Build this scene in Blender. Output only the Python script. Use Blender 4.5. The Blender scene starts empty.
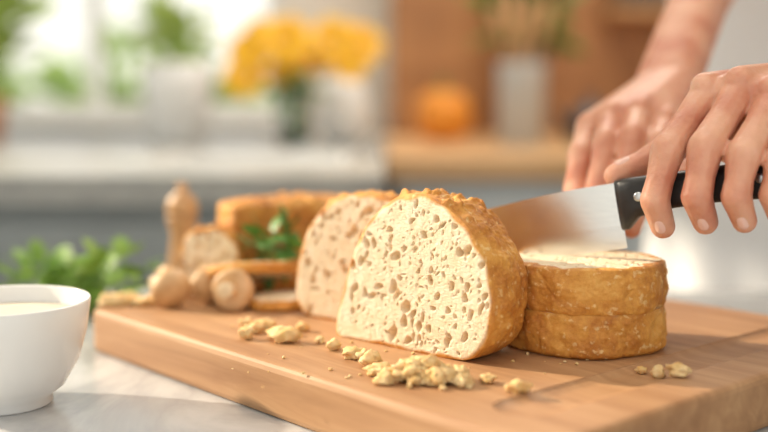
import bpy, bmesh, math, random
import numpy as np
from mathutils import Vector, Matrix, noise
random.seed(7); np.random.seed(7)
D=bpy.data; C=bpy.context
col=C.scene.collection
C.scene.view_settings.view_transform='Standard'
def link(o,parent=None):
    col.objects.link(o)
    if parent: o.parent=parent
    return o
def empty(name,loc=(0,0,0)):
    e=D.objects.new(name,None); e.location=loc; e.empty_display_size=.05; return link(e)
# ---------------- materials
def newmat(name):
    m=D.materials.new(name); m.use_nodes=True
    nt=m.node_tree; b=nt.nodes['Principled BSDF']; return m,nt,b
def ramp(nt,fac,stops):
    r=nt.nodes.new('ShaderNodeValToRGB'); e=r.color_ramp.elements
    while len(e)<len(stops): e.new(.5)
    for i,(p,c) in enumerate(stops):
        e[i].position=p; e[i].color=(*c,1)
    nt.links.new(fac,r.inputs[0]); return r.outputs[0]
def tex(nt,kind='noise',scale=5,detail=4,coord='Object',mscale=(1,1,1),dist=0,rough=.5):
    tc=nt.nodes.new('ShaderNodeTexCoord'); mp=nt.nodes.new('ShaderNodeMapping')
    mp.inputs['Scale'].default_value=mscale
    nt.links.new(tc.outputs[coord],mp.inputs[0])
    if kind=='noise':
        n=nt.nodes.new('ShaderNodeTexNoise'); n.inputs['Detail'].default_value=detail
        n.inputs['Distortion'].default_value=dist; n.inputs['Roughness'].default_value=rough
    else:
        n=nt.nodes.new('ShaderNodeTexVoronoi')
    n.inputs['Scale'].default_value=scale
    nt.links.new(mp.outputs[0],n.inputs['Vector'])
    return n.outputs['Fac'] if kind=='noise' else n.outputs['Distance']
def bump(nt,b,h,strength=.3,dist=.001):
    bp=nt.nodes.new('ShaderNodeBump'); bp.inputs['Strength'].default_value=strength
    bp.inputs['Distance'].default_value=dist
    nt.links.new(h,bp.inputs['Height']); nt.links.new(bp.outputs[0],b.inputs['Normal'])
def mixc(nt,fac,a,bb,mode='MIX'):
    m=nt.nodes.new('ShaderNodeMix'); m.data_type='RGBA'; m.blend_type=mode
    for s,v in ((m.inputs[0],fac),(m.inputs[6],a),(m.inputs[7],bb)):
        if isinstance(v,(int,float)): s.default_value=v
        elif isinstance(v,tuple): s.default_value=(*v,1)
        else: nt.links.new(v,s)
    return m.outputs[2]
def simple(name,c1,c2=None,rough=.5,scale=8,metal=0,bs=.1,bd=.001,mscale=(1,1,1),sss=0,trans=0):
    m,nt,b=newmat(name)
    if c2 is None: c2=tuple(x*.88 for x in c1)
    n=tex(nt,scale=scale,mscale=mscale)
    nt.links.new(ramp(nt,n,[(.3,c2),(.7,c1)]),b.inputs['Base Color'])
    b.inputs['Roughness'].default_value=rough; b.inputs['Metallic'].default_value=metal
    if bs: bump(nt,b,n,bs,bd)
    if sss:
        b.inputs['Subsurface Weight'].default_value=sss; b.inputs['Subsurface Radius'].default_value=(1,.35,.2)
        b.inputs['Subsurface Scale'].default_value=.006
    if trans: b.inputs['Transmission Weight'].default_value=trans
    return m
def wood(name,ca,cb,cc,scale=14,rough=.42,stretch=(1,12,12)):
    m,nt,b=newmat(name)
    n=tex(nt,scale=scale,detail=6,mscale=stretch,dist=.6,rough=.6)
    base=ramp(nt,n,[(.25,ca),(.5,cb),(.75,cc)])
    n2=tex(nt,scale=3,detail=2,mscale=(1,6,6))
    c=mixc(nt,.35,base,ramp(nt,n2,[(.35,ca),(.65,cc)]))
    nt.links.new(c,b.inputs['Base Color']); b.inputs['Roughness'].default_value=rough
    bump(nt,b,n,.15,.0006); return m
M={}
M['board']=wood('board_wood',(.27,.12,.048),(.42,.22,.10),(.56,.335,.175),scale=7,rough=.52)
M['worktop']=wood('worktop_wood',(.48,.26,.12),(.66,.40,.19),(.76,.50,.27),scale=3)
M['brownwood']=wood('cabinet_wood',(.24,.10,.035),(.38,.165,.058),(.48,.235,.09),scale=3,stretch=(10,10,1))
M['lightwood']=wood('spoon_wood',(.4,.2,.08),(.55,.3,.13),(.65,.4,.2),scale=8,stretch=(8,8,1))
M['wall']=simple('wall_paint',(.80,.76,.69),rough=.8,scale=20)
M['ceil']=simple('ceiling_paint',(.85,.84,.82),rough=.9,scale=20)
M['white']=simple('white_ceramic',(.84,.84,.83),(.80,.80,.79),rough=.18,scale=6,bs=0)
M['frame']=simple('window_frame_paint',(.85,.85,.83),rough=.4,bs=.02)
M['cabw']=simple('cabinet_paint_light',(.60,.66,.70),rough=.45,bs=.02)
M['cabg']=simple('cabinet_paint_grey',(.30,.33,.34),rough=.45,bs=.02)
M['stone']=simple('grey_stone',(.40,.40,.38),(.28,.285,.28),rough=.35,scale=30,bs=.05)
M['steel']=simple('brushed_steel',(.62,.64,.66),(.55,.57,.6),rough=.28,metal=1,scale=60,bs=.03)
M['grey']=simple('grey_enamel',(.52,.54,.55),(.45,.47,.48),rough=.35,scale=20,bs=.03)
M['blade']=simple('blade_steel',(.82,.84,.86),(.76,.78,.81),rough=.26,metal=1,scale=90,bs=.02,bd=.0002,mscale=(1,1,12))
M['black']=simple('black_polymer',(.018,.018,.02),(.012,.012,.013),rough=.38,scale=200,bs=.1,bd=.0002)
M['darkp']=simple('dark_enamel',(.05,.05,.055),rough=.35,bs=0)
M['leaf']=simple('leaf_green',(.30,.47,.09),(.12,.26,.03),rough=.5,scale=40,bs=.1,sss=.1)
M['leafd']=simple('leaf_deep_green',(.15,.31,.06),(.06,.17,.02),rough=.5,scale=30,bs=.1)
M['leafl']=simple('leaf_sunlit',(.52,.62,.18),(.26,.42,.08),rough=.6,scale=10,bs=.1)
M['petal']=simple('petal_yellow',(.98,.60,.01),(.95,.47,.005),rough=.5,scale=30,bs=.05,sss=.1)
M['seed']=simple('flower_centre',(.70,.30,.02),(.45,.17,.01),rough=.8,scale=90,bs=.5)
M['pumpkin']=simple('pumpkin_skin',(.85,.33,.03),(.68,.22,.015),rough=.45,scale=20)
M['terra']=simple('terracotta',(.55,.24,.10),(.42,.17,.07),rough=.8,scale=20)
M['cloth']=simple('white_cotton',(.88,.88,.88),(.82,.82,.84),rough=.9,scale=400,bs=.3,bd=.0004)
M['shirt']=simple('shirt_cotton',(.84,.84,.86),(.78,.79,.81),rough=.9,scale=300,bs=.3,bd=.0004)
M['denim']=simple('trouser_cotton',(.06,.08,.12),rough=.9,scale=300)
M['hair']=simple('hair_brown',(.10,.05,.025),(.04,.02,.01),rough=.5,scale=60,mscale=(6,6,1),bs=.6,bd=.004)
M['nail']=simple('fingernail',(.86,.56,.47),(.82,.50,.41),rough=.22,scale=40,bs=0,sss=.1)
M['lip']=simple('lips',(.6,.22,.19),rough=.5)
M['eye']=simple('eye_white',(.85,.85,.85),rough=.2,bs=0)
M['iris']=simple('iris_brown',(.06,.03,.015),rough=.2,bs=0)
M['mushroom']=simple('mushroom_skin',(.74,.50,.28),(.50,.28,.11),rough=.5,scale=45,bs=.3)
M['mushstem']=simple('mushroom_stem',(.80,.66,.45),(.66,.50,.30),rough=.7,scale=60,bs=.3)
M['crumbs']=simple('crumb_pieces',(.84,.64,.36),(.68,.42,.15),rough=.85,scale=120,bs=.6,bd=.001,sss=.1)
M['cream']=simple('cream_soup',(.80,.72,.58),(.74,.64,.48),rough=.35,scale=30)
M['grass']=simple('lawn',(.25,.40,.10),(.12,.25,.05),rough=.9,scale=3)
# glass
m,nt,b=newmat('clear_glass'); b.inputs['Roughness'].default_value=.02; b.inputs['Transmission Weight'].default_value=1
nt.links.new(ramp(nt,tex(nt,scale=4),[(0,(.93,.97,.95)),(1,(.96,.99,.97))]),b.inputs['Base Color']); M['glass']=m
# marble
m,nt,b=newmat('marble')
n1=tex(nt,scale=3.0,detail=8,dist=1.6,rough=.6); n2=tex(nt,scale=9,detail=5,dist=.8)
veins=ramp(nt,n1,[(.40,(.52,.525,.53)),(.5,(.34,.35,.365)),(.58,(.55,.55,.555))])
c=mixc(nt,.4,veins,ramp(nt,n2,[(.3,(.42,.43,.44)),(.7,(.60,.60,.60))]))
nt.links.new(c,b.inputs['Base Color']); b.inputs['Roughness'].default_value=.25; M['marble']=m
# floor
m,nt,b=newmat('floor_tiles')
tc=nt.nodes.new('ShaderNodeTexCoord'); br=nt.nodes.new('ShaderNodeTexBrick'); br.inputs['Scale'].default_value=2.5
br.inputs['Color1'].default_value=(.5,.42,.33,1); br.inputs['Color2'].default_value=(.45,.38,.3,1); br.inputs['Mortar'].default_value=(.3,.27,.23,1)
nt.links.new(tc.outputs['Object'],br.inputs[0]); nt.links.new(br.outputs[0],b.inputs['Base Color']); b.inputs['Roughness'].default_value=.5; M['floor']=m
# skin
m,nt,b=newmat('skin')
n=tex(nt,scale=32,detail=4); n2=tex(nt,scale=230,detail=4,rough=.6)
c=ramp(nt,n,[(.32,(.58,.22,.135)),(.5,(.70,.34,.22)),(.68,(.78,.44,.30))])
nt.links.new(c,b.inputs['Base Color']); b.inputs['Roughness'].default_value=.42
b.inputs['Subsurface Weight'].default_value=.3; b.inputs['Subsurface Radius'].default_value=(1,.3,.15); b.inputs['Subsurface Scale'].default_value=.006
bump(nt,b,n2,.6,.0012); M['skin']=m
# bread
m,nt,b=newmat('bread')
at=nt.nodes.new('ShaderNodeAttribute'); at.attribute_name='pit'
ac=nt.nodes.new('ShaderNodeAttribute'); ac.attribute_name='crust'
n=tex(nt,scale=90,detail=5); nf=tex(nt,scale=420,detail=5,rough=.65)
crumb=ramp(nt,n,[(.3,(.78,.62,.40)),(.55,(.86,.72,.51)),(.8,(.90,.79,.62))])
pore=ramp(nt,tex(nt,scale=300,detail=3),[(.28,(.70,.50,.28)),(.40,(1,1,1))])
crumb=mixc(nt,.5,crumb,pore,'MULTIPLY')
crumb=mixc(nt,at.outputs['Fac'],crumb,(.62,.40,.19))  # pit depth browns the crumb: cavity shade put into the colour
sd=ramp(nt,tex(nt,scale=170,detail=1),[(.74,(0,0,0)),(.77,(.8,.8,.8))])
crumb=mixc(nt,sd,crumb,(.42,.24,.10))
n3=tex(nt,scale=34,detail=8,rough=.75)
crust=ramp(nt,n3,[(.30,(.30,.09,.014)),(.44,(.52,.20,.03)),(.57,(.68,.32,.058)),(.75,(.82,.48,.14))])
n4=tex(nt,scale=190,detail=3)
fl=ramp(nt,n4,[(.60,(0,0,0)),(.70,(.65,.65,.65))])
crust=mixc(nt,fl,crust,(.88,.64,.31))
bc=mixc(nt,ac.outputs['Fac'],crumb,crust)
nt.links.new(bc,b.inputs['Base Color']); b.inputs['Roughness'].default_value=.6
b.inputs['Subsurface Weight'].default_value=.08; b.inputs['Subsurface Radius'].default_value=(1,.6,.3); b.inputs['Subsurface Scale'].default_value=.003
ad=nt.nodes.new('ShaderNodeMath'); ad.operation='ADD'; nt.links.new(n4,ad.inputs[0]); nt.links.new(nf,ad.inputs[1])
bump(nt,b,ad.outputs[0],.6,.0015); M['bread']=m

# ---------------- mesh helpers
def mesh_obj(name,verts,faces,mats,parent=None,smooth=True,loc=(0,0,0),rot=(0,0,0),fm=None):
    me=D.meshes.new(name); me.from_pydata([tuple(v) for v in verts],[],faces); me.update()
    if not isinstance(mats,(list,tuple)): mats=[mats]
    for x in mats: me.materials.append(x)
    if fm is not None: me.polygons.foreach_set('material_index',fm)
    if smooth: me.polygons.foreach_set('use_smooth',[True]*len(me.polygons))
    o=D.objects.new(name,me); o.location=loc; o.rotation_euler=rot; return link(o,parent)
def boxes(name,bl,mat,parent=None,bevel=.0):
    V=[];F=[]
    for (x0,x1,y0,y1,z0,z1) in bl:
        s=len(V)
        V+=[(x0,y0,z0),(x1,y0,z0),(x1,y1,z0),(x0,y1,z0),(x0,y0,z1),(x1,y0,z1),(x1,y1,z1),(x0,y1,z1)]
        F+=[tuple(s+i for i in f) for f in ((0,3,2,1),(4,5,6,7),(0,1,5,4),(1,2,6,5),(2,3,7,6),(3,0,4,7))]
    o=mesh_obj(name,V,F,mat,parent,smooth=False)
    if bevel:
        b=o.modifiers.new('bev','BEVEL'); b.width=bevel; b.segments=2
    return o
def lathe(name,prof,mat,loc=(0,0,0),seg=48,parent=None,rot=(0,0,0),wob=0,ribs=0,ribamp=0,seed=0):
    V=[];F=[]
    for (r,z) in prof:
        for i in range(seg):
            a=2*math.pi*i/seg
            k=1+(ribamp*abs(math.sin(ribs*a/2)) if ribs else 0)
            if wob: k+=wob*noise.noise(Vector((math.cos(a)*1.5,math.sin(a)*1.5,z*40+seed)))
            V.append((r*k*math.cos(a),r*k*math.sin(a),z))
    n=len(prof)
    for j in range(n-1):
        for i in range(seg):
            i2=(i+1)%seg
            F.append((j*seg+i,j*seg+i2,(j+1)*seg+i2,(j+1)*seg+i))
    F.append(tuple(range(seg-1,-1,-1))); F.append(tuple((n-1)*seg+i for i in range(seg)))
    return mesh_obj(name,V,F,mat,parent,loc=loc,rot=rot)
ico=bmesh.new(); bmesh.ops.create_icosphere(ico,subdivisions=2,radius=1); DIRS=[v.co.copy() for v in ico.verts]; ico.free()
def organic(name,hulls,voxel,mat,parent=None,smooth=5,chains=()):
    bm=bmesh.new()
    hs=list(hulls)
    for ch in chains:
        for a,b in zip(ch[:-1],ch[1:]): hs.append([a,b])
    for h in hs:
        t=bmesh.new()
        for p,r in h:
            rr=r if isinstance(r,(tuple,list)) else (r,r,r)
            for d in DIRS: t.verts.new((p[0]+d[0]*rr[0],p[1]+d[1]*rr[1],p[2]+d[2]*rr[2]))
        res=bmesh.ops.convex_hull(t,input=t.verts[:])
        dl=[g for g in res['geom_interior']+res['geom_unused'] if isinstance(g,bmesh.types.BMVert)]
        if dl: bmesh.ops.delete(t,geom=list(set(dl)),context='VERTS')
        tm=D.meshes.new('t'); t.to_mesh(tm); bm.from_mesh(tm); D.meshes.remove(tm); t.free()
    me=D.meshes.new(name); bm.to_mesh(me); bm.free(); me.materials.append(mat)
    o=D.objects.new(name,me); link(o,parent)
    r=o.modifiers.new('remesh','REMESH'); r.mode='VOXEL'; r.voxel_size=voxel; r.use_smooth_shade=True
    s=o.modifiers.new('smooth','SMOOTH'); s.factor=.5; s.iterations=smooth
    return o
def join_new(name,parts,mats,parent=None,smooth=True,loc=(0,0,0)):
    V=[];F=[];fm=[]
    for v,f,mi in parts:
        s=len(V); V+=list(v); F+=[tuple(s+i for i in q) for q in f]; fm+=[mi]*len(f)
    return mesh_obj(name,V,F,mats,parent,smooth,loc=loc,fm=fm)

# ---------------- room
boxes('floor',[(-2.4,2.2,-1.5,3.8,-.05,0)],M['floor'])
boxes('ceiling',[(-2.5,2.3,-1.5,3.8,2.6,2.65)],M['ceil'])
WX0,WX1,WZ0,WZ1=-2.1,-.36,1.06,2.2
boxes('wall_back',[(-2.5,WX0,3.7,3.8,0,2.6),(WX1,2.3,3.7,3.8,0,2.6),(WX0,WX1,3.7,3.8,0,WZ0),(WX0,WX1,3.7,3.8,WZ1,2.6)],M['wall'])
boxes('wall_left',[(-2.5,-2.4,-1.5,.2,0,2.6),(-2.5,-2.4,3.2,3.7,0,2.6),(-2.5,-2.4,.2,3.2,0,1.02),(-2.5,-2.4,.2,3.2,2.45,2.6)],M['wall'])  # large opening shaped to let the sun reach the island
boxes('wall_right',[(2.2,2.3,-1.5,3.7,0,2.6)],M['wall'])
def window(name,axis,a0,a1,z0,z1,p,muls):
    t=.045; bl=[]
    def bx(u0,u1,w0,w1):
        bl.append((u0,u1,p-.03,p+.03,w0,w1) if axis=='x' else (p-.03,p+.03,u0,u1,w0,w1))
    bx(a0,a1,z0,z0+t); bx(a0,a1,z1-t,z1); bx(a0,a0+t,z0+t,z1-t); bx(a1-t,a1,z0+t,z1-t)
    for mm in muls: bx(mm-t/2,mm+t/2,z0+t,z1-t)
    boxes(name,bl,M['frame'])
window('window_1','x',WX0,WX1,WZ0,WZ1,3.75,[-1.0,-1.55])
window('unseen_sun_window','y',.2,3.2,1.02,2.45,-2.45,[1.26,2.2])  # unseen side window, added to let sun in; mullion set to shade marble
boxes('trim_1',[(WX0-.05,WX1+.05,3.62,3.69,WZ0-.04,WZ0)],M['frame'],bevel=.004)
# outside
boxes('garden_lawn',[(-12,8,3.85,16,-1.3,-1.2)],M['grass'])
def leafverts(size,width,bend,T,lobes=0):
    n=7; V=[];F=[]
    for i in range(n+1):
        t=i/n; w=width*math.sin(math.pi*min(1,t*.93+.07))**.8*(1+ (.35*math.sin(t*lobes*2*math.pi) if lobes else 0))
        y=t*size; z=-bend*t*t*size
        for sx in (-1,0,1):
            V.append(T@Vector((sx*w*size,y,z+(abs(sx)*.12*w*size))))
    for i in range(n):
        for k in (0,1):
            F.append((i*3+k,i*3+k+1,i*3+k+4,i*3+k+3))
    return V,F
def foliage(name,n,center,rad,size,mat,parent=None,lobes=0,width=.28,stemto=None,seed=1,up=.3):
    rnd=random.Random(seed); parts=[]
    c=Vector(center)
    for i in range(n):
        d=Vector((rnd.gauss(0,1),rnd.gauss(0,1),rnd.gauss(0,1))).normalized()*rnd.random()**.45
        p=c+Vector((d.x*rad[0],d.y*rad[1],d.z*rad[2]))
        s=size*rnd.uniform(.6,1.25)
        dirv=(Vector((d.x,d.y,d.z+up))+Vector((rnd.uniform(-.6,.6),rnd.uniform(-.6,.6),rnd.uniform(-.4,.4)))).normalized()
        q=dirv.to_track_quat('Y','Z').to_matrix().to_4x4()
        T=Matrix.Translation(p)@q@Matrix.Rotation(rnd.uniform(-1,1),4,'Y')
        v,f=leafverts(s,width,rnd.uniform(0,.6),T,lobes); parts.append((v,f,0))
        if stemto is not None and (i%3==0):
            a=Vector(stemto); w=.0008+size*.012
            side=Vector((w,0,0)); sy=Vector((0,w,0))
            vv=[a-side,a+side,p+side*.6,p-side*.6,a-sy,a+sy,p+sy*.6,p-sy*.6]
            parts.append((vv,[(0,1,2,3),(4,5,6,7)],0))
    return join_new(name,parts,[mat],parent)
for i,(x,y,z,r) in enumerate([(-5.2,11,1.0,1.3),(-2.7,12,.7,1.2),(-1.1,12,.2,1.1),(-6.5,9,.2,1.1)]):
    foliage('garden_bush' if i==0 else f'garden_bush.{i:03d}',380,(x,y,z),(r,r*.8,r*.8),.45,M['leafl'],seed=i+20,stemto=(x,y,-1.19))

# ---------------- back cabinets
kp=empty('sink_counter')
boxes('counter_slab',[(-2.38,-.42,1.5,3.68,.96,1.0),(-.42,-.06,1.5,1.72,.96,1.0),(-.42,-.06,2.2,3.68,.96,1.0),(-.06,0,1.5,3.68,.96,1.0)],M['stone'],kp)
boxes('sink_basin',[(-.42,-.40,1.72,2.2,.78,1.006),(-.08,-.06,1.72,2.2,.78,1.006),(-.40,-.08,1.72,1.74,.78,1.006),(-.40,-.08,2.18,2.2,.78,1.006),(-.40,-.08,1.74,2.18,.76,.78)],M['white'],kp)
boxes('cabinet_body',[(-2.37,-.02,1.53,3.67,.0,.76),(-2.37,-.02,1.53,1.7,.76,.96)],M['cabg'],kp)
boxes('cabinet_doors',[(-2.36+.6*i,-2.36+.6*i+.57,1.51,1.53,.1,.93) for i in range(3)]+[(-.56,-.03,1.51,1.53,.1,.93)],M['cabg'],kp,bevel=.005)
kp=empty('kitchen_counter')
boxes('wood_worktop',[(0.004,2.17,2.05,3.65,.955,1.0)],M['worktop'],kp,bevel=.004)
boxes('cabinet_body',[(.02,2.16,2.08,3.64,0,.955)],M['cabw'],kp)
boxes('cabinet_doors',[(.03+.53*i,.03+.53*i+.51,2.06,2.08,.1,.93) for i in range(4)],M['cabw'],kp,bevel=.005)
boxes('door_handles',[(.2+.53*i,.2+.53*i+.16,2.035,2.045,.86,.872) for i in range(4)],M['steel'],kp)
boxes('tall_cabinet',[(.02,.30,3.36,3.64,1.0,2.3)],M['brownwood'],bevel=.004)
boxes('wood_backsplash',[(.32,2.15,3.655,3.695,0,2.1)],M['brownwood'],bevel=.002)
sh=empty('wall_shelf'); boxes('shelf_board',[(.72,1.5,3.42,3.655,1.385,1.41)],M['lightwood'],sh)
boxes('dark_appliance',[(.76,1.04,3.44,3.63,1.411,1.62)],M['darkp'],bevel=.02)

# pots & vases
def pot(name,x,y,z,r,h,mat,seed,leafmat,leafsize,spread,n=60):
    p=empty(name,(x,y,z))
    lathe('pot',[(r*.7,0),(r*.75,.003),(r*.95,h*.7),(r,h),(r*.93,h),(r*.88,h*.85),(r*.1,h*.84)],mat,parent=p)
    foliage('leaves',n,(0,0,h+spread*.9),(spread,spread*.8,spread),leafsize,leafmat,p,seed=seed,stemto=(0,0,h*.8),up=.7)
    return p
pot('potted_herb',-.50,2.6,1.0,.090,.20,M['white'],3,M['leafl'],.075,.075,45)
pot('potted_herb.001',-1.03,2.75,1.0,.06,.12,M['terra'],4,M['leafl'],.12,.13,60)
pot('potted_plant',.40,3.05,1.0,.06,.26,M['darkp'],9,M['leafd'],.10,.12,70)
lathe('white_vase',[(.035,0),(.06,.03),(.07,.08),(.055,.13),(.045,.165),(.040,.165),(.046,.13),(.06,.08),(.005,.02)],M['white'],(-.10,2.62,1.0))
fv=empty('sunflower_vase',(-.20,2.4,1.0))
lathe('glass_vase',[(.033,0),(.036,.004),(.04,.1),(.034,.14),(.031,.14),(.036,.1),(.032,.012),(.002,.01)],M['glass'],parent=fv)
def flower(T,r,parts,rnd):
    for ring,(n,rr,tilt) in enumerate([(15,1,.15),(13,.8,.45)]):
        for i in range(n):
            a=2*math.pi*(i+ring*.5)/n+rnd.uniform(-.08,.08)
            R=T@Matrix.Rotation(a,4,'Z')@Matrix.Translation((0,r*.28,0))@Matrix.Rotation(tilt,4,'X')
            v,f=leafverts(r*rr*.75,.22,.2,R); parts.append((v,f,0))
    V=[];F=[];seg=14
    for j in range(5):
        ph=j/4*math.pi/2
        for i in range(seg):
            a=2*math.pi*i/seg; V.append(T@Vector((r*.28*math.cos(ph)*math.cos(a),r*.28*math.cos(ph)*math.sin(a),r*.2*math.sin(ph)+.003)))
    for j in range(4):
        for i in range(seg): F.append((j*seg+i,j*seg+(i+1)%seg,(j+1)*seg+(i+1)%seg,(j+1)*seg+i))
    parts.append((V,F,1))
rnd=random.Random(5); parts=[]; sp=[]
for (x,z,r,yy) in [(-.105,.165,.058,-.02),(-.075,.245,.058,.03),(-.015,.245,.064,-.03),(.035,.205,.052,.03),(.09,.245,.058,-.01),(.148,.235,.056,.0),(-.02,.175,.045,.02),(.125,.19,.045,-.04),(-.120,.225,.042,.04)]:
    d=Vector((x*1.2,-.75,.28+rnd.uniform(-.1,.2))).normalized()
    T=Matrix.Translation((x,yy,z))@d.to_track_quat('Z','Y').to_matrix().to_4x4()
    flower(T,r,parts,rnd)
    a=Vector((x*.12,yy*.2,.015)); e=Vector((x,yy,z)); k=Vector((x*.25,yy*.3,.15))
    pts=[a,k,e-d*.012]
    for p,q in zip(pts[:-1],pts[1:]):
        w=.003; sp.append(([p+Vector((-w,0,0)),p+Vector((w,0,0)),q+Vector((w,0,0)),q+Vector((-w,0,0)),p+Vector((0,-w,0)),p+Vector((0,w,0)),q+Vector((0,w,0)),q+Vector((0,-w,0))],[(0,1,2,3),(4,5,6,7)],2))
join_new('sunflower_heads',parts+sp,[M['petal'],M['seed'],M['leafd']],fv)
foliage('vase_leaves',16,(0,0,.14),(.05,.04,.03),.05,M['leafd'],fv,seed=3)
# utensil crock
uc=empty('utensil_crock',(.335,2.62,1.0))
lathe('crock',[(.05,0),(.056,.004),(.058,.19),(.06,.20),(.054,.20),(.052,.02),(.003,.015)],M['grey'],parent=uc)
for i,(dx,dy,L,kind) in enumerate([(-.06,.01,.30,0),(-.025,.0,.33,1),(.02,.02,.32,0),(.06,-.01,.30,1),(.0,-.02,.27,0)]):
    d=Vector((dx*4.5,dy*3,1)).normalized(); a=Vector((-dx*.3,dy*.3,.03)); e=a+d*L*.86; f2=a+d*L
    organic('wooden_spoon_%d'%i,[[(e,(.015,.006,.02)),(f2,(.017,.006,.022))]],.004,M['lightwood'],uc,2,chains=[[(a,.007),(e,.007)]])
pk=empty('pumpkin',(.16,2.9,1.0))
lathe('pumpkin_body',[(.005,.012),(.03,.002),(.06,.012),(.072,.045),(.074,.08),(.062,.12),(.035,.138),(.012,.13)],M['pumpkin'],parent=pk,seg=96,ribs=10,ribamp=.07)
lathe('pumpkin_stalk',[(.011,.125),(.007,.145),(.009,.163)],M['leafd'],parent=pk,seg=12)
tk=empty('tea_kettle',(.53,2.75,1.0))
lathe('kettle_body',[(.05,0),(.062,.01),(.064,.05),(.045,.09),(.02,.10),(.012,.105),(.014,.12),(.004,.125)],M['darkp'],parent=tk)
organic('kettle_spout',[],.004,M['darkp'],tk,2,chains=[[((-.055,0,.04),.012),((-.09,0,.085),.008)]])
organic('kettle_handle',[],.004,M['darkp'],tk,2,chains=[[((.05,0,.03),.007),((.09,0,.05),.007),((.085,0,.09),.007),((.04,0,.09),.007)]])

# ---------------- island
isl=empty('kitchen_island')
boxes('marble_top',[(-1.6,1.5,.15,1.15,.87,.90)],M['marble'],isl)
boxes('island_base',[(-1.55,1.45,.22,1.05,0,.87)],M['cabw'],isl)
BT=.935
A=Vector((-.2486,.871)); ang=math.atan2(-.747,.665)
LU,LV=.49,.395
T_=.035
def rrect(x0,x1,y0,y1,ls,rad):
    V=[];F=[];per=36
    for ins,z in ls:
        r=min(max(.0015,rad-ins*.5),(x1-x0)/2-ins-.0004)
        for (cx,cy,a0) in ((x1-ins-r,y1-ins-r,0),(x0+ins+r,y1-ins-r,90),(x0+ins+r,y0+ins+r,180),(x1-ins-r,y0+ins+r,270)):
            for k in range(9):
                a=math.radians(a0+90*k/8); V.append((cx+r*math.cos(a),cy+r*math.sin(a),z))
    for j in range(len(ls)-1):
        for i in range(per): F.append((j*per+i,j*per+(i+1)%per,(j+1)*per+(i+1)%per,(j+1)*per+i))
    F.append(tuple(range(per-1,-1,-1))); F.append(tuple((len(ls)-1)*per+i for i in range(per)))
    return V,F
V,F=rrect(0,LU,0,LV,[(.004,0),(.001,.001),(0,.004),(0,T_-.005),(.0008,T_-.0022),(.0025,T_-.0006),(.005,T_)],.022)
bo=mesh_obj('cutting_board',V,F,M['board'],loc=(A.x,A.y,.90),rot=(0,0,ang),smooth=False)
V,F=rrect(LU-.072,LU-.034,.03,LV-.02,[(.011,T_-.0030),(.008,T_-.0027),(.004,T_-.0017),(.001,T_-.0005),(0,T_+.003)],.0185)
cu=mesh_obj('groove_cutter',V,F,M['board'],loc=bo.location,rot=bo.rotation_euler,smooth=False)
md=bo.modifiers.new('g','BOOLEAN'); md.operation='DIFFERENCE'; md.object=cu; md.solver='EXACT'
C.view_layer.update()
dg=C.evaluated_depsgraph_get(); nm_=D.meshes.new_from_object(bo.evaluated_get(dg))
bo.modifiers.clear(); bo.data=nm_; D.objects.remove(cu)

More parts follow.
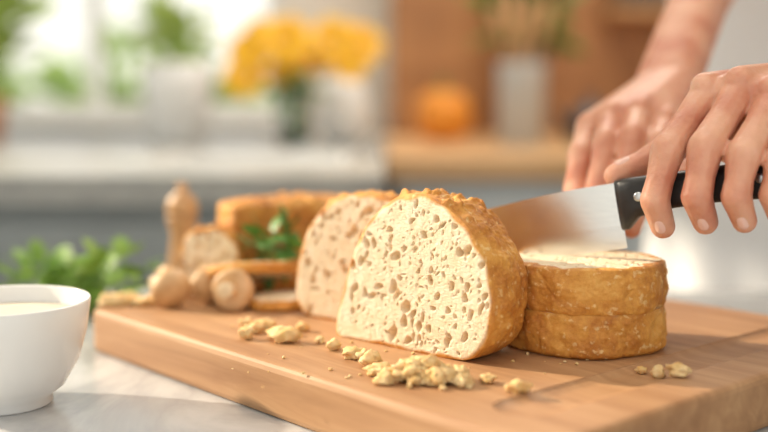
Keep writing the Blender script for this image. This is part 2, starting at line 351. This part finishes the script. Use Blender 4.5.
# ---------------- bread
def catmull(P,n=24):
    out=[];N=len(P)
    for i in range(N):
        p0,p1,p2,p3=[np.array(P[(i+k-1)%N]) for k in range(4)]
        for j in range(n):
            t=j/n
            out.append(.5*((2*p1)+(-p0+p2)*t+(2*p0-5*p1+4*p2-p3)*t*t+(-p0+3*p1-3*p2+p3)*t**3))
    return np.array(out)
def bread(name,outline,center,thick,loc,rot,seed,NT=500,NR=110,nh=600,hmax=.0045,pits=True,taper=.0,bulge=.03,cw=.0022,rough=1.0,parent=None,squash=False,hexp=1.0,er=.0028):
    rs=np.random.RandomState(seed)
    P=catmull(outline); c=np.array(center)
    an=np.arctan2(P[:,1]-c[1],P[:,0]-c[0]); rr=np.hypot(P[:,0]-c[0],P[:,1]-c[1])
    o=np.argsort(an); an=an[o]; rr=rr[o]
    th=np.linspace(-math.pi,math.pi,NT,endpoint=False)
    R=np.interp(th,an,rr,period=2*math.pi)
    for i in range(NT): R[i]*=1+.012*rough*noise.noise(Vector((math.cos(th[i])*3,math.sin(th[i])*3,seed*1.7)))
    rho=np.linspace(0,1,NR+1)[1:]
    X=c[0]+rho[:,None]*R*np.cos(th); Z=c[1]+rho[:,None]*R*np.sin(th)
    Y=np.zeros_like(X); pit=np.zeros_like(X)
    edge=(1-rho[:,None])*R
    if pits:
        wx=np.zeros_like(X); wz=np.zeros_like(X)
        for a_,f_ in ((.0008,300),(.00035,720)):
            p1,p2,p3,p4=rs.uniform(0,6.28,4)
            wx+=a_*np.sin(Z*f_+p1+1.7*np.sin(X*f_*.6+p2)); wz+=a_*np.sin(X*f_*.93+p3+1.7*np.sin(Z*f_*.7+p4))
        XW=X+wx; ZW=Z+wz
        placed=[]; tries=0
        while len(placed)<nh and tries<nh*8:
            tries+=1
            a=rs.uniform(-math.pi,math.pi); q=rs.uniform(0,1)**.5*.94
            Rk=np.interp(a,th,R,period=2*math.pi)*q
            hx=c[0]+Rk*math.cos(a); hz=c[1]+Rk*math.sin(a)
            s=min(hmax,.0004+rs.exponential(.0009)*hexp)
            if tries<60: s=hmax*rs.uniform(.5,1.2)
            if any((hx-u)**2+(hz-w)**2<(.68*(s+t))**2 for u,w,t in placed): continue
            placed.append((hx,hz,s)); k=tries
            el=rs.uniform(.40,.85); ph=rs.normal(1.15,.5)
            dx=XW-hx; dz=ZW-hz
            uu=(dx*math.cos(ph)+dz*math.sin(ph))/s; vv=(-dx*math.sin(ph)+dz*math.cos(ph))/(s*el)
            q2=uu*uu+vv*vv+.2*np.sin(uu*2.3+k)*vv
            dep=np.clip(1-q2,0,1)**.75
            dd=dep*min(s*1.05,.0034)
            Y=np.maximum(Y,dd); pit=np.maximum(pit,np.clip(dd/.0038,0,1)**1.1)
        Y+=.00015*np.sin(X*2300+3*np.sin(Z*1700))*np.sin(Z*2100+2*np.sin(X*1500))
        Y*=np.clip(edge/.003,0,1)
        Y+=.0012*np.clip(1-edge/.004,0,1)**2
    crust=np.clip((cw*(1+.4*np.sin(th*7+seed)+.3*np.sin(th*17))-edge)/.0022+.5,0,1)
    V=[(c[0],float(Y[0].mean()),c[1])]; pa=[0]; ca=[0]
    V+=list(zip(X.ravel().tolist(),Y.ravel().tolist(),Z.ravel().tolist())); pa+=pit.ravel().tolist(); ca+=crust.ravel().tolist()
    NK=max(8,int(thick/.0010)); rings=NR
    for k in range(1,NK+1):
        v=k/NK; y=.0012+(thick-.0012)*v
        f=1+bulge*math.sin(math.pi*min(1,v))-taper*v**2.2
        e=min(v,1-v)*thick
        rnd_=-er*max(0,1-e/.004)**2 if v>.5 else 0
        for i in range(NT):
            ct=math.cos(th[i]);st=math.sin(th[i])
            x=c[0]+R[i]*ct*f; z=c[1]+R[i]*st*(f if not squash else (1+(f-1)*max(0,st)))
            nn=noise.noise(Vector((x*38,y*38,z*38+seed)))*.0018+noise.noise(Vector((x*120,y*120,z*120+seed)))*.0012+abs(noise.noise(Vector((x*260,y*260,z*260))))*.0010
            if squash and st>.6: nn+=max(0,noise.noise(Vector((x*170,y*170,z*90+seed))))*.0045*min(1,(st-.6)*4)
            w=min(1,v*6)*rough
            if squash and z<.012: w*=.25
            g=nn*w+rnd_
            V.append((x+ct*g,y,z+st*g))
        pa+=[0]*NT; ca+=[1]*NT; rings+=1
    base=[V[1+(rings-1)*NT+j] for j in range(NT)]
    for q in (.85,.6,.3):
        for i in range(NT):
            b=base[i]; V.append((c[0]+(b[0]-c[0])*q,thick,c[1]+(b[2]-c[1])*q))
        pa+=[0]*NT; ca+=[0 if taper<.05 else 1]*NT; rings+=1
    V.append((c[0],thick,c[1])); pa.append(0); ca.append(0 if taper<.05 else 1)
    F=[(0,1+(i+1)%NT,1+i) for i in range(NT)]
    for j in range(rings-1):
        a=1+j*NT;b2=a+NT
        F+=[(a+i,a+(i+1)%NT,b2+(i+1)%NT,b2+i) for i in range(NT)]
    a=1+(rings-1)*NT; L=len(V)-1
    F+=[(a+i,a+(i+1)%NT,L) for i in range(NT)]
    ob=mesh_obj(name,V,F,M['bread'],parent,loc=loc,rot=rot)
    bmm=bmesh.new(); bmm.from_mesh(ob.data); bmesh.ops.recalc_face_normals(bmm,faces=bmm.faces[:]); bmm.to_mesh(ob.data); bmm.free()
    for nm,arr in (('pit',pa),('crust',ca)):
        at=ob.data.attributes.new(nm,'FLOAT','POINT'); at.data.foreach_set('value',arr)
    return ob
front=[(-.071,.003),(-.0645,.034),(-.050,.070),(-.030,.094),(-.004,.1060),(.022,.1040),(.047,.089),(.063,.066),(.070,.043),(.066,.021),(.051,.003),(.026,0),(-.02,0),(-.055,0)]
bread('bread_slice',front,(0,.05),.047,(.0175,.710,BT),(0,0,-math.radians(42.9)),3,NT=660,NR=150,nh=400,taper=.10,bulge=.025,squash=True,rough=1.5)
back=[(-.058,.006),(-.062,.03),(-.054,.062),(-.036,.086),(-.01,.098),(.02,.098),(.042,.085),(.056,.062),(.062,.035),(.058,.008),(.04,0),(0,0),(-.04,0)]
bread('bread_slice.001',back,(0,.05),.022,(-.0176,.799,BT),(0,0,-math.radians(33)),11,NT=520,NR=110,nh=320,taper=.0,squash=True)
def circ(r,n=14,sq=1,e=0): return [(r*(1+e*math.cos(3*t))*math.cos(t),r*sq*math.sin(t)) for t in [2*math.pi*i/n for i in range(n)]]
st=empty('cut_bread_loaf')
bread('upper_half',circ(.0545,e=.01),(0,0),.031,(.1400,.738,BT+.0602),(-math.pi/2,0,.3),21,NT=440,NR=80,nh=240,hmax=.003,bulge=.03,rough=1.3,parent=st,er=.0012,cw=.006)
bread('lower_half',circ(.0549,e=-.01),(0,0),.030,(.1400,.738,BT+.030),(-math.pi/2,0,1.3),23,NT=420,NR=60,pits=False,bulge=.02,rough=1.3,parent=st,er=.004)
# rear bread: flat-topped piece, crust toward the viewer
rear=[(-.058,.004),(-.063,.03),(-.062,.066),(-.055,.079),(0,.082),(.055,.079),(.062,.066),(.063,.03),(.058,.004),(0,0)]
bread('bread_loaf',rear,(0,.04),.05,(-.095,.994,BT),(0,0,math.radians(202)),31,NT=240,NR=40,nh=100,taper=.06,squash=True,rough=1.3)
roll=[(-.024,.003),(-.028,.025),(-.022,.052),(0,.06),(.022,.052),(.028,.025),(.024,.003),(0,0)]
bread('bread_roll',roll,(0,.03),.033,(-.151,.912,BT),(0,0,math.radians(-10)),33,NT=160,NR=30,nh=60,taper=.12,squash=True)
bread('bread_slice.002',circ(.040,sq=.8),(0,0),.010,(-.110,.893,BT+.031),(-math.pi/2-.28,0,.2),35,NT=160,NR=40,nh=90,cw=.0012)
bread('bread_slice.003',circ(.030,sq=.8),(0,0),.010,(-.082,.870,BT+.0103),(-math.pi/2,0,.6),37,NT=160,NR=40,nh=80,cw=.0012)

# mushrooms
def mushroom(name,x,y,r,tilt,az,seed):
    e=empty(name,(x,y,BT))
    cap=[(r*.35,-r*.28),(r*.7,-r*.3),(r*.95,-r*.18),(r,.05*r),(r*.93,r*.35),(r*.7,r*.62),(r*.4,r*.78),(r*.05,r*.84)]
    stem=[(r*.34,-r*.95),(r*.38,-r*.9),(r*.3,-r*.6),(r*.33,-r*.2)]
    for nm,pr,mt in (('cap',cap,M['mushroom']),('stem',stem,M['mushstem'])):
        o=lathe(nm,pr,mt,parent=e,seg=40,wob=.05,seed=seed); o.location=(0,0,r*.93); o.rotation_euler=(tilt,0,az)
        o.modifiers.new('s','SUBSURF').levels=1
mushroom('mushroom',-.176,.868,.0175,1.9,.7,1); mushroom('mushroom.001',-.123,.855,.018,1.7,2.9,2)
mushroom('mushroom.002',-.150,.888,.017,1.5,1.2,3); mushroom('mushroom.003',-.188,.908,.015,1.7,2.4,4)
# crumbs
def lump(p,r,rnd,flat=.75):
    t=bmesh.new(); bmesh.ops.create_icosphere(t,subdivisions=3,radius=1)
    off=Vector((rnd.uniform(0,50),rnd.uniform(0,50),0)); sc=Vector((rnd.uniform(.75,1.3),rnd.uniform(.7,1.1),flat*rnd.uniform(.8,1.1)))
    rot=Matrix.Rotation(rnd.uniform(0,6.28),3,'Z')
    V=[]
    for v in t.verts:
        k=1+.6*noise.noise(v.co*1.5+off)+.35*noise.noise(v.co*3.6+off)+.16*noise.noise(v.co*9+off)
        q=rot@Vector((v.co.x*sc.x,v.co.y*sc.y,v.co.z*sc.z))*k*r
        V.append(Vector(p)+Vector((q.x,q.y,max(q.z,-r*.6))))
    F=[tuple(v.index for v in f.verts) for f in t.faces]; t.free(); return V,F,0
rnd=random.Random(12); parts=[]
for i in range(115):   # main pile
    a=rnd.gauss(0,1); b_=rnd.gauss(0,1)
    x=.024+a*.0125; y=.633+b_*.008-a*.003
    x=max(-.012,min(.050,x)); y=max(.612,min(.652 if x<.02 else .645,y))
    h=max(0,1-((x-.024)/.026)**2-((y-.633)/.018)**2)*.009
    r=rnd.uniform(.0014,.0058); parts.append(lump((x,y,BT+r*.6+rnd.random()*h),r,rnd))
for (x,y,r) in [(-.034,.715,.0055),(-.020,.690,.0062),(-.014,.684,.005),(-.008,.668,.0065),(-.070,.738,.0085),(-.078,.752,.006),(-.086,.776,.0065),(-.098,.748,.007),(-.094,.768,.006),(-.104,.79,.005),(.078,.607,.0055),(.171,.652,.0055),(.182,.644,.006),(.163,.661,.0035),(.062,.628,.0045),(-.06,.775,.005),(-.066,.76,.004),(-.045,.735,.004)]:
    uu_=(x+.2486)*.665-(y-.871)*.747
    z=BT-.0028 if LU-.066<uu_<LU-.040 else BT
    parts.append(lump((x,y,z+r*.6),r,rnd))
for i in range(26):
    x=-.213+rnd.uniform(-.018,.03); y=.885+rnd.uniform(-.014,.016)
    r=rnd.uniform(.003,.0065); parts.append(lump((x,y,BT+r*.6),r,rnd))
for i in range(60):
    x=rnd.uniform(-.12,.15); y=rnd.uniform(.6,.80); r=rnd.uniform(.0005,.0013); 
    if (x+.2486)*.665-(y-.871)*.747<.40: parts.append(lump((x,y,BT+r*.6),r,rnd))
join_new('bread_crumbs',parts,[M['crumbs']],smooth=True)
# herbs
foliage('parsley_bunch',80,(-.330,1.03,.926),(.075,.055,.020),.024,M['leaf'],lobes=3,width=.42,seed=41,stemto=(-.27,.99,.905),up=.15)
foliage('parsley_bunch.001',34,(-.255,1.01,.936),(.030,.03,.028),.023,M['leaf'],lobes=3,width=.42,seed=43,stemto=(-.262,1.0,.903),up=.45)
foliage('basil_sprig',26,(-.098,.905,.980),(.026,.008,.018),.022,M['leafd'],width=.32,seed=44,stemto=(-.10,.905,BT+.001),up=.3)
pm=empty('pepper_mill',(-.207,1.09,.90))
lathe('mill_body',[(.018,0),(.019,.003),(.019,.02),(.014,.05),(.012,.07),(.016,.085),(.016,.088)],M['lightwood'],parent=pm)
lathe('mill_head',[(.015,.089),(.017,.094),(.014,.106),(.006,.112),(.005,.115),(.006,.119),(.003,.122)],M['lightwood'],parent=pm)
# bowl
bw=empty('white_bowl',(-.257,.705,.90))
prof=[(.030,0),(.032,.002),(.031,.006),(.040,.013),(.050,.030),(.0555,.050),(.0585,.0705),(.0578,.0718),(.0568,.0705),(.053,.050),(.046,.030),(.034,.015),(.002,.011)]
b_=lathe('bowl_shell',prof,M['white'],parent=bw,seg=96)
lathe('cream_filling',[(.0540,.056),(.0540,.060),(.03,.0615),(.001,.062)],M['cream'],parent=bw,seg=64)

# ---------------- knife
kn=empty('chef_knife'); 
KO=Vector((.167,.725,1.0037)); dirh=Vector((-.87,.49,0)).normalized(); tl=math.radians(11)
kx=(dirh*math.cos(tl)+Vector((0,0,-math.sin(tl)))).normalized()
kz=(dirh*math.sin(tl)+Vector((0,0,math.cos(tl)))).normalized()
ky=kz.cross(kx)
def K(x,z,y=0): return KO+kx*x+kz*z+ky*y
N=40; V=[];F=[]
for i in range(N+1):
    t=i/N; x=.195*t
    zb=0.0+ (0.030*max(0,(t-.55)/.45)**2.1)
    zt=.0455-.0155*max(0,(t-.15)/.85)**1.5
    if t==1: zb=zt-.0005
    th_=.0011*(1-.6*t)
    V+=[K(x,zt,th_),K(x,zb+(zt-zb)*.35,th_*.75),K(x,zb,.00008),K(x,zb,-.00008),K(x,zb+(zt-zb)*.35,-th_*.75),K(x,zt,-th_)]
for i in range(N):
    for k in range(6):
        F.append((i*6+k,i*6+(k+1)%6,(i+1)*6+(k+1)%6,(i+1)*6+k))
F+=[tuple(range(6)),tuple(N*6+k for k in range(5,-1,-1))]
o=mesh_obj('blade',V,F,M['blade'],kn,smooth=False)
secs=[(.001,.0125,.047,.0045),(-.004,.0125,.0475,.0075),(-.012,.020,.0475,.0088),(-.03,.0225,.047,.0092),(-.06,.0225,.046,.0095),(-.09,.0205,.0455,.0095),(-.112,.018,.046,.0095),(-.122,.020,.043,.007)]
V=[];F=[];S=20
for (x,z0,z1,hw) in secs:
    for i in range(S):
        a=2*math.pi*i/S; ca,sa=math.cos(a),math.sin(a)
        cx=math.copysign(abs(ca)**.6,ca); sx=math.copysign(abs(sa)**.6,sa)
        V.append(K(x,(z0+z1)/2+sx*(z1-z0)/2,cx*hw))
for j in range(len(secs)-1):
    for i in range(S): F.append((j*S+i,j*S+(i+1)%S,(j+1)*S+(i+1)%S,(j+1)*S+i))
F+=[tuple(range(S-1,-1,-1)),tuple((len(secs)-1)*S+i for i in range(S))]
mesh_obj('handle',V,F,M['black'],kn)
for i,x in enumerate((-.016,-.055,-.095)):
    for s in (-1,1):
        V=[];F=[]
        for j,(rr,yy) in enumerate(((.0032,.007),(.0032,.0098),(.0022,.0102))):
            for q in range(16):
                a=2*math.pi*q/16; V.append(K(x+rr*math.cos(a),.034+rr*math.sin(a),s*yy))
        for j in range(2):
            for q in range(16): F.append((j*16+q,j*16+(q+1)%16,(j+1)*16+(q+1)%16,(j+1)*16+q))
        F.append(tuple(2*16+q for q in range(16)))
        mesh_obj('rivet_%d%s'%(i,'ab'[s>0]),V,F,M['steel'],kn)

# ---------------- person
pe=empty('person')
def nail(name,dip,tip,dors,r,f=.72,sc=1.0,parent=pe):
    dip,tip,dors=Vector(dip),Vector(tip),Vector(dors).normalized()
    ax=(tip-dip).normalized(); dors=(dors-ax*dors.dot(ax)).normalized(); sd=ax.cross(dors)
    c=dip.lerp(tip,f)+dors*(r*.88)
    V=[];F=[];n=16
    for j in range(5):
        ph=j/4*math.pi/2
        for i in range(n):
            a=2*math.pi*i/n; cx,sy=math.cos(a)*math.cos(ph),math.sin(a)*math.cos(ph)
            px=math.copysign(abs(cx)**.8,cx); 
            V.append(c+ax*px*.0062*sc+sd*sy*.0052*sc+dors*(math.sin(ph)*.0013-.0028*sy*sy))
    for j in range(4):
        for i in range(n): F.append((j*n+i,j*n+(i+1)%n,(j+1)*n+(i+1)%n,(j+1)*n+i))
    mesh_obj(name,V,F,M['nail'],parent)
def finger(m,p,d,t,r):
    m,p,d,t=map(Vector,(m,p,d,t))
    return [(tuple(m),r[0]),(tuple(m.lerp(p,.5)),r[1]*.92),(tuple(m.lerp(p,.88)),r[1]*1.0),(tuple(p),r[1]*1.06),(tuple(p.lerp(d,.25)),r[1]*.95),(tuple(p.lerp(d,.6)),r[2]*.97),(tuple(d),r[2]*1.04),(tuple(d.lerp(t,.4)),r[2]*.95),(tuple(t),r[3])]
# near hand (on knife)
MC=[(.218,.725,1.108),(.237,.712,1.112),(.2545,.700,1.106),(.270,.690,1.094)]
PI=[(.185,.695,1.0724),(.2046,.679,1.0743),(.2246,.666,1.0706),(.245,.660,1.065)]
DI=[(.1764,.692,1.0398),(.1977,.672,1.0435),(.219,.661,1.0445),(.240,.657,1.046)]
TI=[(.184,.699,1.0215),(.2065,.681,1.0265),(.2275,.669,1.0285),(.247,.664,1.033)]
RR=[(.0118,.0112,.0096,.0083),(.012,.0114,.0098,.0084),(.0116,.0108,.0094,.0080),(.0105,.0095,.0084,.0073)]
chains=[finger(MC[i],PI[i],DI[i],TI[i],RR[i]) for i in range(4)]
W1=(.322,.765,1.118); W2=(.315,.752,1.098)
EL=(.50,.92,1.26)
hulls=[[(MC[0],.0115),(MC[1],.012),(W1,.024)],[(MC[1],.012),(MC[2],.0118),(W1,.024)],[(MC[2],.0115),(MC[3],.011),(W1,.024),(W2,.021)],
       [(MC[0],.011),(MC[3],.010),(W2,.022),((.235,.738,1.072),.010),((.262,.718,1.062),.011)],
       [((.228,.752,1.086),.012),(W1,.02),(MC[0],.010),((.235,.738,1.075),.010)],
       [(W1,.024),(W2,.022),((.40,.835,1.175),.034)],[((.40,.835,1.175),.034),((.44,.87,1.21),.042),(EL,.040)]]
hulls+=[[(tuple(Vector(MC[i])+Vector((-.003,-.004,.0055))),.0098),(tuple(Vector(MC[i]).lerp(Vector(W1),.6)+Vector((0,0,.0135))),.0035)] for i in range(4)]
chains+=[[((.228,.752,1.086),.0125),((.196,.747,1.069),.0115),((.181,.744,1.060),.0105),((.161,.739,1.0525),.0088)]]
organic('forearm_and_hand_on_knife',hulls,.0013,M['skin'],pe,2,chains)
dn=Vector((-.45,-.87,.25))
for i in range(4): nail('nail_%d'%i,DI[i],TI[i],dn+Vector((0,0,-.25)),RR[i][3]*1.08,.75,.95 if i<3 else .8)
nail('thumbnail',(.180,.744,1.060),(.162,.740,1.0535),(-.2,-.3,1),.0095,.7,1.05)
# far hand on loaf
MC=[(.226,.862,1.086),(.206,.866,1.094),(.186,.874,1.092),(.169,.886,1.083)]
PI=[(.212,.826,1.072),(.193,.828,1.077),(.174,.838,1.073),(.158,.856,1.062)]
DI=[(.198,.806,1.042),(.181,.806,1.044),(.164,.816,1.041),(.150,.836,1.036)]
TI=[(.184,.788,1.010),(.1665,.780,1.005),(.150,.780,1.004),(.140,.786,1.005)]
chains=[finger(MC[i],PI[i],DI[i],TI[i],(.0112,.0104,.0092,.0079)) for i in range(4)]
W1=(.254,.935,1.118); W2=(.236,.940,1.112); EL2=(.370,1.13,1.30)
hulls=[[(MC[i],.0115),(MC[i+1],.0115),(W1,.02),(W2,.02)] for i in range(3)]
hulls+=[[((.247,.905,1.085),.012),(W1,.018),(MC[0],.010)],[(W1,.021),(W2,.020),((.300,1.03,1.20),.029)],[((.300,1.03,1.20),.029),((.335,1.08,1.25),.035),(EL2,.037)]]
hulls+=[[(tuple(Vector(MC[i])+Vector((0,-.003,.004))),.0092),(tuple(Vector(MC[i]).lerp(Vector(W1),.5)+Vector((0,0,.010))),.004)] for i in range(4)]
chains+=[[((.245,.905,1.085),.0125),((.250,.866,1.064),.0110),((.240,.838,1.053),.0098),((.228,.820,1.046),.0084)]]
organic('forearm_and_hand_on_loaf',hulls,.0018,M['skin'],pe,3,chains)
for i in range(4): nail('nail_far_%d'%i,DI[i],TI[i],(-.2,-1,.4),.0085,.75,.85)
# shirt
S_R=(.41,1.27,1.46); S_L=(.64,1.12,1.45)
chest=Vector((.51,1.22,1.36)); waist=Vector((.52,1.33,1.10)); hip=Vector((.53,1.38,.93))
sx=Vector((.85,-.52,0))
def t3(c,o,z=0): v=c+sx*o; return (v.x,v.y,v.z+z)
organic('shirt',[[(t3(chest,-.085),.085),(t3(chest,.085),.085),(t3(waist,-.075),.085),(t3(waist,.075),.085)],
 [(t3(waist,-.075),.085),(t3(waist,.075),.085),(t3(hip,-.08),.095),(t3(hip,.08),.095)],
 [(S_R,.055),(S_L,.055),(t3(chest,-.07,.0),.09),(t3(chest,.07,.0),.09),((.51,1.20,1.50),.055)],
 [(S_R,.06),((.385,1.20,1.385),.055)],[((.385,1.20,1.385),.055),((.37,1.15,1.33),.054)],
 [(S_L,.06),((.57,1.02,1.36),.055)],[((.57,1.02,1.36),.055),((.535,.965,1.31),.054)]],.011,M['shirt'],pe,6)
V=[];F=[];NA=90;NZ=40
for j in range(NZ+1):
    t=j/NZ; z=1.40-.95*t
    if z>1.10: u=(1.40-z)/.30; c=chest.lerp(waist,u)
    elif z>.93: u=(1.10-z)/.17; c=waist.lerp(hip,u)
    else: c=hip.copy()
    half=math.radians(42+75*min(1,max(0,(t-.05)/.28)))
    aw=.175+.012*math.sin(t*3)+(.03*max(0,t-.5)); ad=.105+.02*min(1,t*2)
    for i in range(NA+1):
        a=-half+2*half*i/NA
        fo=1+(.02+.05*max(0,t-.15))*math.sin(a*11+math.sin(t*5))*min(1,t*3+.2)
        fr=Vector((-.52,-.85,0)).normalized()
        q=Vector((c.x,c.y,0))+sx*math.sin(a)*aw*fo+fr*math.cos(a)*ad*fo
        V.append((q.x,q.y,z))
for j in range(NZ):
    for i in range(NA): F.append((j*(NA+1)+i,j*(NA+1)+i+1,(j+1)*(NA+1)+i+1,(j+1)*(NA+1)+i))
o=mesh_obj('apron',V,F,M['cloth'],pe); s=o.modifiers.new('s','SOLIDIFY'); s.thickness=.003; s.offset=1
organic('trousers',[[((.47,1.42,.92),.095),((.61,1.36,.92),.095)]],.014,M['denim'],pe,4,
 chains=[[((.47,1.42,.9),.09),((.47,1.43,.5),.065),((.47,1.46,.1),.05)],[((.61,1.36,.9),.09),((.62,1.37,.5),.065),((.63,1.42,.1),.05)]])
organic('shoes',[[((.47,1.47,.036),.036),((.42,1.33,.032),.032)],[((.63,1.43,.036),.036),((.58,1.29,.032),.032)]],.008,M['darkp'],pe,3)
hc=Vector((.485,1.10,1.66)); fd=Vector((-.45,-.75,-.5)).normalized(); up=Vector((-.2,-.35,.9)); up=(up-fd*up.dot(fd)).normalized(); rt=fd.cross(up)
def H(f_,r_,u_): v=hc+fd*f_+rt*r_+up*u_; return tuple(v)
organic('head_and_neck',[[(H(0,0,.03),.078),(H(-.03,0,.03),.078)],[(H(.01,0,.02),.07),(H(.045,0,-.075),.03),(H(.02,.03,-.06),.03),(H(.02,-.03,-.06),.03)],
 [(H(.078,0,.01),.008),(H(.098,0,-.022),.012),(H(.075,0,-.03),.015)],[(H(0,.076,0),.012),(H(-.008,.08,.02),.013)],[(H(0,-.076,0),.012),(H(-.008,-.08,.02),.013)],
 [(H(-.02,0,-.03),.055),((.51,1.20,1.50),.058)]],.006,M['skin'],pe,4)
organic('hair',[[(H(-.01,0,.05),.083),(H(-.045,0,.03),.083),(H(-.05,0,-.02),.07)],[(H(-.10,0,.04),.035),(H(-.12,0,.03),.03)]],.007,M['hair'],pe,4)
for s in (-1,1):
    organic('eye_%s'%('l' if s>0 else 'r'),[[(H(.068,.03*s,.008),.012)]],.002,M['eye'],pe,1)
    organic('iris_%s'%('l' if s>0 else 'r'),[[(H(.0775,.03*s,.006),.0045)]],.001,M['iris'],pe,1)
organic('mouth',[[(H(.072,-.02,-.062),.006),(H(.080,0,-.060),.008)],[(H(.072,.02,-.062),.006),(H(.080,0,-.060),.008)]],.002,M['lip'],pe,1)

# ---------------- lights
sun=D.lights.new('sun','SUN'); sun.energy=6.4; sun.angle=math.radians(1.5); sun.color=(1,.86,.66)
so=D.objects.new('sun',sun); so.rotation_euler=Vector((-.83,.34,.43)).to_track_quat('Z','Y').to_euler(); so.location=(-3,2,3); link(so)
for nm,loc,e in (('fill_light',(-.2,.6,2.55),10),('fill_light.001',(.5,2.4,2.55),28)):  # unseen area fills, added to brighten the island and the back worktop
    al=D.lights.new(nm,'AREA'); al.energy=e; al.size=1.3; al.color=(1,.92,.82)
    ao=D.objects.new(nm,al); ao.location=loc; link(ao)
w=D.worlds.new('world'); C.scene.world=w; w.use_nodes=True; nt=w.node_tree; bg=nt.nodes['Background']
tc=nt.nodes.new('ShaderNodeTexCoord'); sp_=nt.nodes.new('ShaderNodeSeparateXYZ'); nt.links.new(tc.outputs['Generated'],sp_.inputs[0])
cc=ramp(nt,sp_.outputs['Z'],[(0,(1,.97,.84)),(.15,(1,.98,.90)),(.6,(.90,.94,1))]); nt.links.new(cc,bg.inputs[0]); bg.inputs[1].default_value=1.3
# ---------------- camera
cam=D.cameras.new('camera'); cam.lens=50; cam.sensor_width=36; cam.clip_start=.02
cam.dof.use_dof=True; cam.dof.focus_distance=.695; cam.dof.aperture_fstop=2.0
co=D.objects.new('camera',cam); co.location=(0,0,1.102); co.rotation_euler=(math.radians(84),0,0); link(co); C.scene.camera=co
